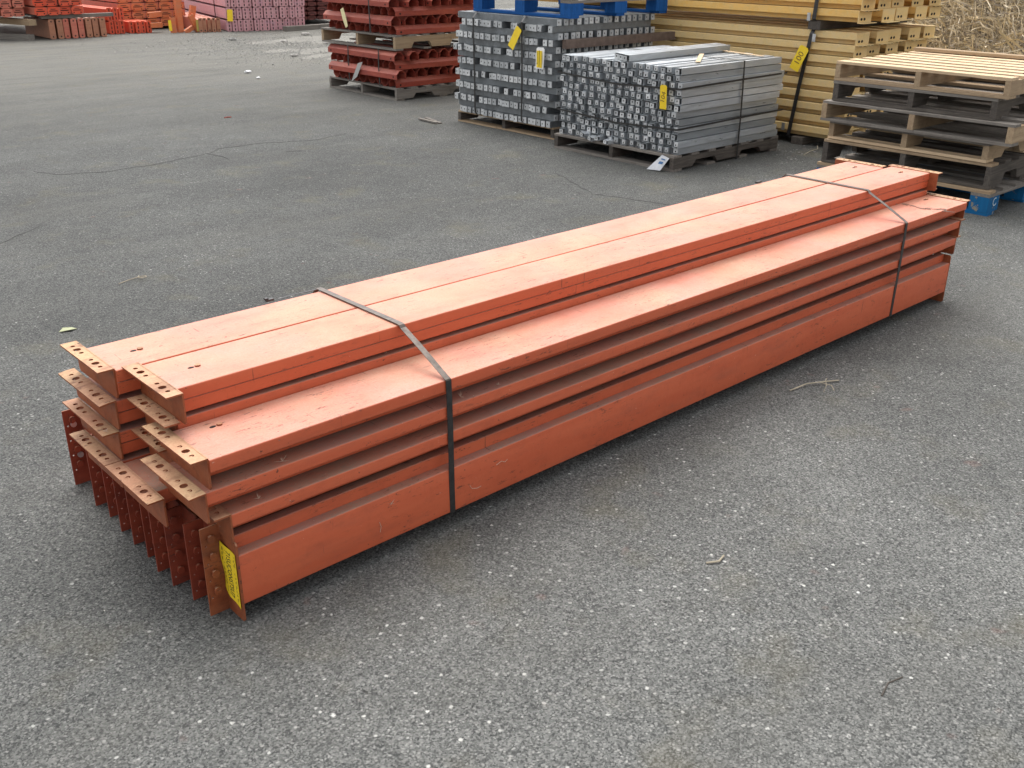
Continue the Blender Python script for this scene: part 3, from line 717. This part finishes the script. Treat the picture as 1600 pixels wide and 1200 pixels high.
tag_obj('yellow_tag', 'yellow tag numbered in marker hanging on the galvanised channel ends', .062, .17, yellow_m, (4.95, 2.83, .525), (0, R(0), FX), '104', pencil_m, .054, R(78))
tagp = bpy.context.scene.objects['yellow_tag']; tagp.rotation_euler = (R(7), 0, FX)
# white paper tag on pallet corner
b_ = MB(); b_.add([(0, 0, .115), (0, -.07, .10), (-.05, -.03, .01), (-.06, .09, .004), (0.001, 0, .114), (.001, -.07, .099), (-.048, -.03, .008), (-.058, .09, .002)], [(0, 1, 2, 3), (4, 7, 6, 5), (0, 4, 5, 1), (1, 5, 6, 2), (2, 6, 7, 3), (3, 7, 4, 0)])
wt = thing('white_paper_tag', 'white printed paper tag with blue marks curling off the galvanised stack pallet corner', 'tag', (4.945, 2.80, 0), me=b_.mesh('white_paper_tag', plain('dull_white_paper', (.52, .54, .56), .6, 0, .25)))
b_ = MB(); b_.add([(-.019, .0, .07), (-.019, -.035, .068), (-.028, -.03, .052), (-.028, .01, .052)], [(0, 1, 2, 3)]); b_.add([(-.012, -.01, .092), (-.012, -.045, .088), (-.015, -.045, .08), (-.015, -.005, .084)], [(0, 1, 2, 3)])
link('print_mark', b_.mesh('print_mark', blue_ink), wt, (-.003, 0, .0015))

# dull grey crossed stack
DB = thing('grey_channel_bundle', 'strapped stack of dull grey channels laid crosswise with pale square end tabs', 'metal bundle', (5.2, 4.2, .10))
dw, dh = .055, .0545
dmx = [chan_mesh(1.22, dw-.004, dh-.0015, 2), chan_mesh(1.24, dw-.004, dh-.0015, 2)]
dmy = [chan_mesh(1.26, dw-.004, dh-.0015, 2)]
for row in range(16):
    if row % 2 == 0:
        ys = [c_*.0575 for c_ in range(22)]; ys = [y for y in ys if rr.random() > .12]
        for y in ys: link('channel', rr.choice(dmx), DB, (rr.uniform(-.035, -.005), y+rr.uniform(-.006, .006)+.02, row*dh), (R(rr.choice((0, 0, 0, 0, 6, -5))), 0, 0))
    else:
        n_ = 16
        for c_ in range(n_):
            link('channel', dmy[0], DB, (.058+c_*.078+rr.uniform(-.004, .004), rr.uniform(0, .03)-.015, row*dh), (0, 0, R(90)))
b_ = MB(); b_.box(0, 1.42, 0, .045, 0, .07); link('rusty_channel', b_.mesh('rusty_channel', plain('rusty_brown', (.17, .12, .095), .8, 0, .4)), DB, (.06, -.06, .64))
band('black_strap', [(5.19, 4.55, .09), (5.158, 4.56, .12), (5.158, 4.56, .55), (5.158, 4.57, .93), (5.20, 4.57, .975), (5.24, 4.57, .976)], .02, .0015, strap_m, 'right hand black strap down the front of the dull grey stack', group=SG, axis=1)
band('black_strap', [(5.19, 5.18, .09), (5.158, 5.18, .12), (5.158, 5.19, .55), (5.158, 5.20, .93), (5.20, 5.20, .975), (5.24, 5.20, .976)], .02, .0015, strap_m, 'left hand black strap down the front of the dull grey stack', group=SG, axis=1)
tag_obj('yellow_tag', 'bright yellow tag tilted on the strap of the dull grey stack', .075, .19, yellow_m, (5.145, 4.64, .80), (0, R(0), FX))
bpy.context.scene.objects['yellow_tag.001'].rotation_euler = (0, R(30), FX)
tg = tag_obj('barcode_label', 'white card with yellow centre and black line on the dull grey stack', .095, .17, white_m, (5.147, 4.33, .66), (0, 0, FX))
b_ = MB(); b_.m = 0; b_.box(-.032, .032, -.0030, -.0024, -.075, .06); b_.m = 1; b_.box(-.003, .003, -.0037, -.0031, -.068, .062); b_.box(-.028, -.02, -.0037, -.0031, -.05, -.035); b_.box(-.025, -.022, -.0037, -.0031, -.03, .05); b_.box(.022, .024, -.0037, -.0031, -.07, .05)
link('label_print', b_.mesh('label_print', [yellow_m, ink_m]), tg, (0, -.006, 0))

# ------------------------------------------------------------------ red arched channels
def arch_mesh(L):
    b_ = MB(); w, h, t = .125, .088, .004
    o_ = [(0, 0), (0, h*.55), (w*.32, h), (w*.68, h), (w, h*.55), (w, 0)]
    i_ = [(w-t, 0), (w-t, h*.53), (w*.66, h-t), (w*.34, h-t), (t, h*.53), (t, 0)]
    P = o_+i_; n = len(P); vs = [(d, a, c) for d in (0, L) for a, c in P]
    fs = [(i, (i+1) % n, (i+1) % n+n, i+n) for i in range(n)]
    for e in (0, n):
        for k in range(5): fs.append((e+k, e+k+1, e+10-k, e+11-k))
    b_.add(vs, fs)
    b_.m = 1
    for d in (.06, L-.06):
        for yy in (-.0006, w): b_.prism([(d+math.cos(j*math.pi/4)*.011, h*.27+math.sin(j*math.pi/4)*.011) for j in range(8)], yy, yy+.0006, lambda q_, a, c: (a, q_, c))
    return b_.mesh('channel', [paint_red, hole_m])
am = arch_mesh(1.15); am2 = arch_mesh(1.25)
def red_bundle(z, layers, label, sd):
    e = thing('red_channel_bundle', label, 'metal bundle', (5.55, 6.90, z)); r_ = random.Random(sd)
    for k, ty in enumerate(layers):
        if ty == 'x':
            for c_ in range(9): link('channel', am, e, (r_.uniform(-.03, .02), c_*.138+r_.uniform(-.012, .012), k*.09), (R(r_.uniform(-4, 4)), 0, R(r_.uniform(-2, 2))))
        elif ty == 'v':
            for c_ in range(9): link('channel', am, e, (r_.uniform(-.03, .02)+0, c_*.138+.125, k*.09+.088), (R(180), 0, 0)) if c_ else link('channel', am, e, (-.02, 0, k*.09))
        else:
            for c_ in range(8): link('channel', am2, e, (.105+c_*.145+r_.uniform(-.01, .01)-(.03 if c_ == 0 else 0), r_.uniform(-.07, .04), k*.09), (0, 0, R(90+r_.uniform(-1.5, 1.5))))
    return e
red_bundle(.127, 'vyxy', 'lower strapped bundle of red arched channels between the two grey pallets', 1)
red_bundle(.652, 'xyxyxy', 'upper strapped bundle of red arched channels above the middle grey pallet', 2)
for (y0, z0, z1, lb) in ((7.72, .12, .50, 'left black strap on the lower red bundle'), (7.15, .12, .50, 'right black strap on the lower red bundle'), (7.28, .65, 1.2, 'black strap on the upper red bundle')):
    band('black_strap', [(5.50, y0, z0), (5.495, y0, (z0+z1)/2), (5.50, y0, z1)], .018, .0015, strap_m, lb, group=SG, axis=1)
b_ = MB(); b_.add([(0, 0, 0), (0, -.09, .02), (-.02, .0, -.14), (-.03, .10, -.20), (0.003, 0, 0), (.003, -.09, .02), (-.017, .0, -.14), (-.027, .10, -.2)], [(0, 1, 2), (0, 2, 3), (4, 6, 5), (4, 7, 6), (0, 4, 5, 1), (1, 5, 6, 2), (2, 6, 7, 3), (3, 7, 4, 0)])
thing('curled_tag', 'dull curled tag hanging low on the lower red bundle', 'tag', (5.47, 7.5, .33), me=b_.mesh('curled_tag', plain('dull_tag', (.35, .34, .32), .6)))
b_ = MB(); b_.prism([(-.03, .1), (.03, .1), (.035, .0), (.02, -.1), (-.025, -.1), (-.035, 0)], 0, .002, lambda d, a, c: (d, a, c))
thing('pale_yellow_tag', 'pale yellow tag tilted on the upper red bundle', 'tag', (5.46, 7.70, .78), (R(-22), 0, 0), me=b_.mesh('pale_yellow_tag', plain('pale_yellow', (.8, .72, .4), .6)))

# ------------------------------------------------------------------ gold beam bundles (beams run along Y)
def gold_body(L, M):
    P = [(.002, .036), (0, .038), (0, .088), (.002, .090), (.203, .090), (.205, .088), (.205, 0), (.05, 0), (.05, .036)]; b_ = MB(); b_.prism(P, 0, L, lambda d, a, c: (a, d, c)); return b_.mesh('beam', M)
def gold_end(M):
    b_ = MB(); b_.m = 0
    b_.box(.0, .19, -.006, 0, -.006, .090)
    b_.box(.0, .205, -.052, -.006, -.006, -.001)
    b_.m = 1
    for a in (.045, .09): b_.prism([(a+math.cos(j*math.pi/4)*.016, .024+math.sin(j*math.pi/4)*.011) for j in range(8)], -.0068, -.0061, lambda d, p, q_: (p, d, q_))
    for a in (.03, .09, .15, .2): b_.box(a, a+.012, -.04, -.022, -.012, -.006)
    return b_.mesh('end_connector', [M, hole_m])
def gold_bundle(x0, y0, z0, rows, cols, L, M, ME, label, seed, pitch=.094, xp=.275):
    r_ = random.Random(seed); e = thing('gold_beam_bundle', label, 'beam bundle', (x0, y0, z0)); bm_ = gold_body(L, M); em = gold_end(ME)
    for k in range(rows):
        for c_ in range(cols):
            o_ = link('beam', bm_, e, (c_*xp+r_.uniform(-.004, .006), r_.uniform(-.03, .03)+(.03 if k % 2 else 0), k*pitch))
            link('end_connector', em, o_)
    return e
gold_bundle(6.66, 2.34, .07, 9, 5, 3.7, paint_gold, paint_gold, 'lower strapped bundle of dull yellow beams behind the galvanised stack', 1)
gold_bundle(6.62, 2.30, .99, 5, 5, 3.7, paint_gold2, paint_gold, 'upper bundle of deeper yellow beams raised on dark dunnage', 2)
DM = wd('dark', 0)
for yy, zz, hh, lb in ((2.68, 0, .062, 'dark timber bearer on the ground under the yellow beams at the strap'), (5.6, 0, .062, 'dark timber bearer on the ground under the far end of the yellow beams'),
                   (2.65, .918, .068, 'dark timber spacer between the two yellow bundles at the strap'), (5.5, .918, .068, 'dark timber spacer between the two yellow bundles at the far end')):
    b_ = MB(); b_.box(0, 1.42, 0, .11, 0, hh); thing('timber_bearer', lb, 'timber', (6.63, yy, zz), me=b_.mesh('timber_bearer', DM))
SY = 'dark straps round the yellow beams'
band('dark_strap', [(6.655, 2.84, .05), (6.648, 2.835, .07), (6.648, 2.79, .45), (6.648, 2.73, .88), (6.66, 2.72, .917), (7.9, 2.70, .918)], .035, .002, strap_m, 'dark strap down the lower yellow bundle beside the numbered tag', group=SY, axis=1)
band('dark_strap', [(6.62, 2.70, .985), (6.608, 2.70, 1.0), (6.608, 2.69, 1.2), (6.608, 2.68, 1.45)], .035, .002, strap_m, 'dark strap down the upper yellow bundle', group=SY, axis=1)
for yy, zz, lb in ((2.70, .855, 'bright metal seal near the top of the lower yellow bundle strap'), (2.745, 1.015, 'bright metal seal beside the upper yellow bundle strap'), (2.89, .13, 'pale seal low on the yellow bundle left of the strap')):
    b_ = MB(); b_.box(-.004, 0, -.015, .015, -.03, .03); thing('strap_seal', lb, 'seal', (6.643 if zz < 1 else 6.603, yy, zz), me=b_.mesh('strap_seal', seal_m))
tag_obj('yellow_tag', 'yellow tag numbered 100 tilted beside the strap on the yellow beams', .09, .20, yellow_m, (6.62, 2.80, .69), (0, R(22), FX), '100', pencil_m, .072, R(90))

# ------------------------------------------------------------------ far left piles
def slot_plate(w, h, M, depth=.03, style=0):
    b_ = MB(); b_.m = 0; c = w*.18
    P = [(c, 0), (w-c, 0), (w, c), (w, h-c), (w-c, h), (c, h), (0, h-c), (0, c)]
    b_.prism(P, 0, .006, lambda d, a, z: (a, -d, z))
    b_.box(w-.008, w, 0, depth, .004, h-.004)
    b_.m = 1
    if style == 0:
        for zz in (.09*h, .85*h): b_.prism([(w*.5+math.cos(j*math.pi/4)*.013, zz+.01+math.sin(j*math.pi/4)*.013) for j in range(8)], -.0066, -.0061, lambda d, a, z: (a, d, z))
    elif style == 1:
        for k in range(3):
            z0 = h*(.08+k*.31); b_.box(w*.42, w*.62, -.0068, -.0061, z0, z0+h*.2)
    else:
        b_.box(w*.15, w*.85, -.0068, -.0061, h*.45, h*.56); b_.box(w*.28, w*.7, -.0068, -.0061, h*.68, h*.76)
        for a in (.2, .8): b_.prism([(w*a+math.cos(j*math.pi/4)*.011, h*.22+math.sin(j*math.pi/4)*.011) for j in range(8)], -.0068, -.0061, lambda d, p, z: (p, d, z))
    return b_.mesh('end_plate', [M, hole_m])
def pile(name, label, x0, y0, z0, cols, rows, px, pz, bw, bh, L, MB_, ME, style=0, rot=0, seed=0, pw=None, ph=None, skip=()):
    r_ = random.Random(seed); e = thing(name, label, 'beam bundle', (x0, y0, z0), (0, 0, rot))
    b_ = MB(); b_.box(0, bw, 0, L, 0, bh); bm_ = b_.mesh('beam', MB_); em = [slot_plate(pw or px*.93, ph or pz*.97, m_, style=style) for m_ in (ME if isinstance(ME, list) else [ME])]
    for k in range(rows):
        for c_ in range(cols):
            if (k, c_) in skip: continue
            o_ = link('beam', bm_, e, (c_*px+r_.uniform(-.008, .008), r_.uniform(-.03, .03), k*pz+.012))
            link('end_plate', r_.choice(em), o_, (-.012, -.002, -.01))
    return e
pile('pink_beam_bundle', 'bundle of faded pink beams with rows of slotted end plates, back centre left', 8.20, 15.65, .0, 15, 4, .098, .205, .085, .17, 7.5, paint_pink, paint_pink, 1, rot=R(-13), seed=1)
tag_obj('yellow_tag', 'small yellow tag at the left corner of the pink beam ends', .10, .2, yellow_m, (8.235, 15.60, .28), (0, R(4), R(-15)))
b_ = MB(); b_.box(-.008, .008, 0, .004, 0, .75); thing('dark_strap', 'thin dark strap down the side of the pink beams', 'strap', (8.33, 16.35, .0), me=b_.mesh('dark_strap', strap_m))
pile('salmon_beam_bundle', 'long salmon beams running back between the orange pieces and the pink bundle', 6.75, 16.95, .05, 5, 4, .26, .14, .25, .12, 7.0, paint_salmon, paint_org, 2, seed=2, ph=.13)
pile('brown_beam_row', 'row of eight upright brown beam ends with rounded plates on the ground', 5.20, 16.0, .0, 8, 1, .118, .31, .055, .28, 1.2, paint_brown, [paint_brown, paint_brown, paint_brown, paint_salmon], 0, seed=3, pw=.095, ph=.31)
b_ = MB(); b_.box(0, 1.2, 0, .12, 0, .055); thing('timber_plank', 'weathered plank lying across the brown beam row', 'timber', (5.1, 16.04, .318), me=b_.mesh('timber_plank', wd('grey', 0)))
pile('red_plate_bundle', 'bundle of bright red slotted end plates on the plank, top left corner', 5.0, 15.98, .375, 4, 4, .20, .135, .19, .11, 3.6, paint_salmon, paint_bright, 2, seed=4, pw=.19, ph=.128)
pile('bright_red_bundle', 'leaning bright red beam ends right of the brown row', 6.33, 16.35, .0, 3, 2, .10, .22, .075, .18, 2.5, paint_bright, paint_bright, 1, rot=R(4), seed=5, pw=.088, ph=.215)
pile('bright_red_row', 'low row of bright red beam ends beside the leaning ones', 6.66, 16.3, .0, 4, 1, .10, .22, .075, .18, 2.5, paint_bright, paint_bright, 1, rot=R(-3), seed=6, pw=.088, ph=.2)
pile('orange_red_row', 'short row of orange red beam ends just left of the pink bundle', 7.72, 15.80, .0, 5, 1, .082, .24, .06, .2, 2.2, paint_salmon, paint_brown, 0, rot=R(-12), seed=7, pw=.068, ph=.24)
# scattered orange pieces
def bar(name, label, loc, rot, w, d, h, M, group='loose orange pieces'):
    b_ = MB(); t = .006
    b_.box(0, w, 0, t, 0, h); b_.box(0, t, t, d, 0, h); b_.box(w-t, w, t, d, 0, h)
    thing(name, label, 'steel piece', loc, rot, group=group, me=b_.mesh(name, M))
bar('orange_bracket', 'tall upright orange bar in the middle of the loose orange pieces', (7.42, 16.0, 0), (0, 0, 0), .10, .08, .62, paint_org)
bar('orange_bracket', 'short upright orange bar left of the tall one', (7.30, 16.0, 0), (0, 0, 0), .08, .08, .26, paint_org)
bar('orange_bracket', 'short orange bar leaning right, beside the low orange red row', (7.70, 15.86, .0), (0, R(-24), 0), .09, .08, .30, paint_org)
bar('orange_bracket', 'orange piece tilted high against the pink beams', (7.66, 16.02, .22), (0, R(14), 0), .10, .07, .24, paint_org)
bar('orange_bracket', 'orange bar lying diagonally at the foot of the tall upright bar', (7.48, 15.9, .03), (0, R(62), 0), .07, .07, .26, paint_org)
bar('orange_bracket', 'flat orange bracket bridging above the white gap', (7.28, 16.3, .26), (0, R(-93), 0), .085, .07, .24, paint_org)
bar('orange_bracket', 'low orange plate lying at the left of the yellow tags', (7.22, 16.2, .085), (0, R(-90), 0), .08, .1, .22, paint_org)
tag_obj('yellow_tag', 'yellow label between the upright orange bars', .055, .18, yellow_m, (7.255, 15.97, .13), (0, 0, 0))
tag_obj('yellow_tag', 'dull yellow label at the left end of the orange red row', .06, .19, plain('dull_yellow', (.5, .42, .1), .7), (7.70, 15.80, .12), (0, 0, R(-10)))
# dunnage at far left
for k, (x, y, z, L, rz, kd, lb) in enumerate([(4.95, 16.05, 0, 1.9, R(112), 'grey', 'weathered timber on the ground at the far left under the red pile'), (5.0, 16.0, .23, 2.2, R(106), 'tan', 'pale grey plank sloping back at the far left'),
                                  (3.9, 15.2, .0, .9, R(95), 'grey', 'timber block on the ground at the left edge of the frame')]):
    b_ = MB(); b_.box(0, L, 0, .13, 0, .09); thing('timber_plank', lb, 'timber', (x, y, z), (0, 0, rz), me=b_.mesh('timber_plank', wd(kd, 0)))
pile('dark_red_bundle', 'dark red beams running back at the top left edge of the frame', 4.35, 16.15, .36, 3, 4, .19, .135, .17, .11, 3.6, paint_salmon, paint_salmon, 2, seed=8)
# maroon stack and kerb timber right of the pink bundle
pile('maroon_bundle', 'dark maroon stack of thin beams right of the pink bundle', 10.0, 16.2, .09, 5, 9, .20, .085, .17, .055, 3.0, paint_maroon, paint_maroon, 2, rot=R(-10), seed=9, pw=.185, ph=.07)
b_ = MB(); b_.box(0, 1.5, 0, .12, 0, .085); thing('timber_bearer', 'grey timber bearer on the ground beside the pink bundle', 'timber', (9.05, 15.05, 0), (0, 0, R(6)), me=b_.mesh('timber_bearer', wd('grey', 0)))
b_ = MB()
b_.box(0, 1.1, 0, .10, 0, .02); b_.box(.1, 1.2, .05, .09, .02, .03)
thing('loose_lath', 'pale broken laths lying left of the grey stack pallet', 'lath', (4.98, 5.45, .0), (0, 0, R(75)), me=None)
la = bpy.context.scene.objects['loose_lath']
for k, (a, l_, ww) in enumerate(((0, .34, .03), (R(12), .28, .025))):
    b_ = MB(); b_.box(0, l_, 0, ww, 0, .012); link('lath_piece', b_.mesh('lath_piece', wd('grey', 0)), la, (0, .04*k, .008*k), (0, 0, a))

# ------------------------------------------------------------------ bank of dry weeds
n = 50; vs = []; fs = []; bank_m = soil('dry_bank_soil', (.17, .14, .095), (.30, .25, .17)); rr = random.Random(8)
def bank_h(x, y):
    t = min(1, max(0, (x-8.7)/2.2)); t2 = min(1, max(0, (5.2-y)/1.5))
    return (t*t*(3-2*t))*2.3*t2+.12*math.sin(x*3+y*2)*t*t2-.02
for j in range(n+1):
    for i in range(n+1):
        x, y = 8.4+i/n*9, -9+j/n*14.4; vs.append((x, y, bank_h(x, y)))
for j in range(n):
    for i in range(n): fs.append((j*(n+1)+i, j*(n+1)+i+1, (j+1)*(n+1)+i+1, (j+1)*(n+1)+i))
b_ = MB(); b_.add(vs, fs); struct('earth_bank', b_.mesh('earth_bank', bank_m, True))
wm = []
for nm, c in (('weed_pale', (.80, .70, .52)), ('weed_tan', (.58, .48, .33)), ('weed_grey', (.36, .31, .25)), ('weed_gold', (.70, .55, .32))): wm.append(plain(nm, c, .9, 0, .3))
b_ = MB()
for k in range(34000):
    x = 8.75+abs(rr.gauss(0, 1.0)); y = rr.uniform(-3.0, 4.9); z = bank_h(x, y)+rr.uniform(0, .10)+abs(rr.gauss(0, .10))
    b_.m = rr.choice((0, 0, 1, 1, 2, 3)); L = rr.uniform(.08, .35); a = rr.uniform(0, 6.28); el = rr.gauss(.3, .6); cu = rr.uniform(-4, 4); wv = rr.uniform(.002, .0055)
    if k % 40 == 0: L *= 2.5; wv *= 1.6; cu *= .3
    p = Vector((x, y, z)); prev = None; st = 5; vs = []
    for q_ in range(st+1):
        d = Vector((math.cos(a)*math.cos(el), math.sin(a)*math.cos(el), math.sin(el)))
        vs.append(p-Vector((0, 0, wv))+Vector((0, wv, 0))); vs.append(p+Vector((0, 0, wv))-Vector((0, wv*.3, 0)))
        p = p+d*L/st; a += cu*L*.8; el += rr.gauss(0, .3)-.10
        if p.z < bank_h(p.x, p.y): p.z = bank_h(p.x, p.y)
    b_.add(vs, [(2*i, 2*i+1, 2*i+3, 2*i+2) for i in range(st)])
o = thing('dry_weeds', 'tangled mass of dry tan weeds covering the bank behind the yellow beams', 'dry weeds', me=b_.mesh('dry_weeds', wm)); o['kind'] = 'stuff'
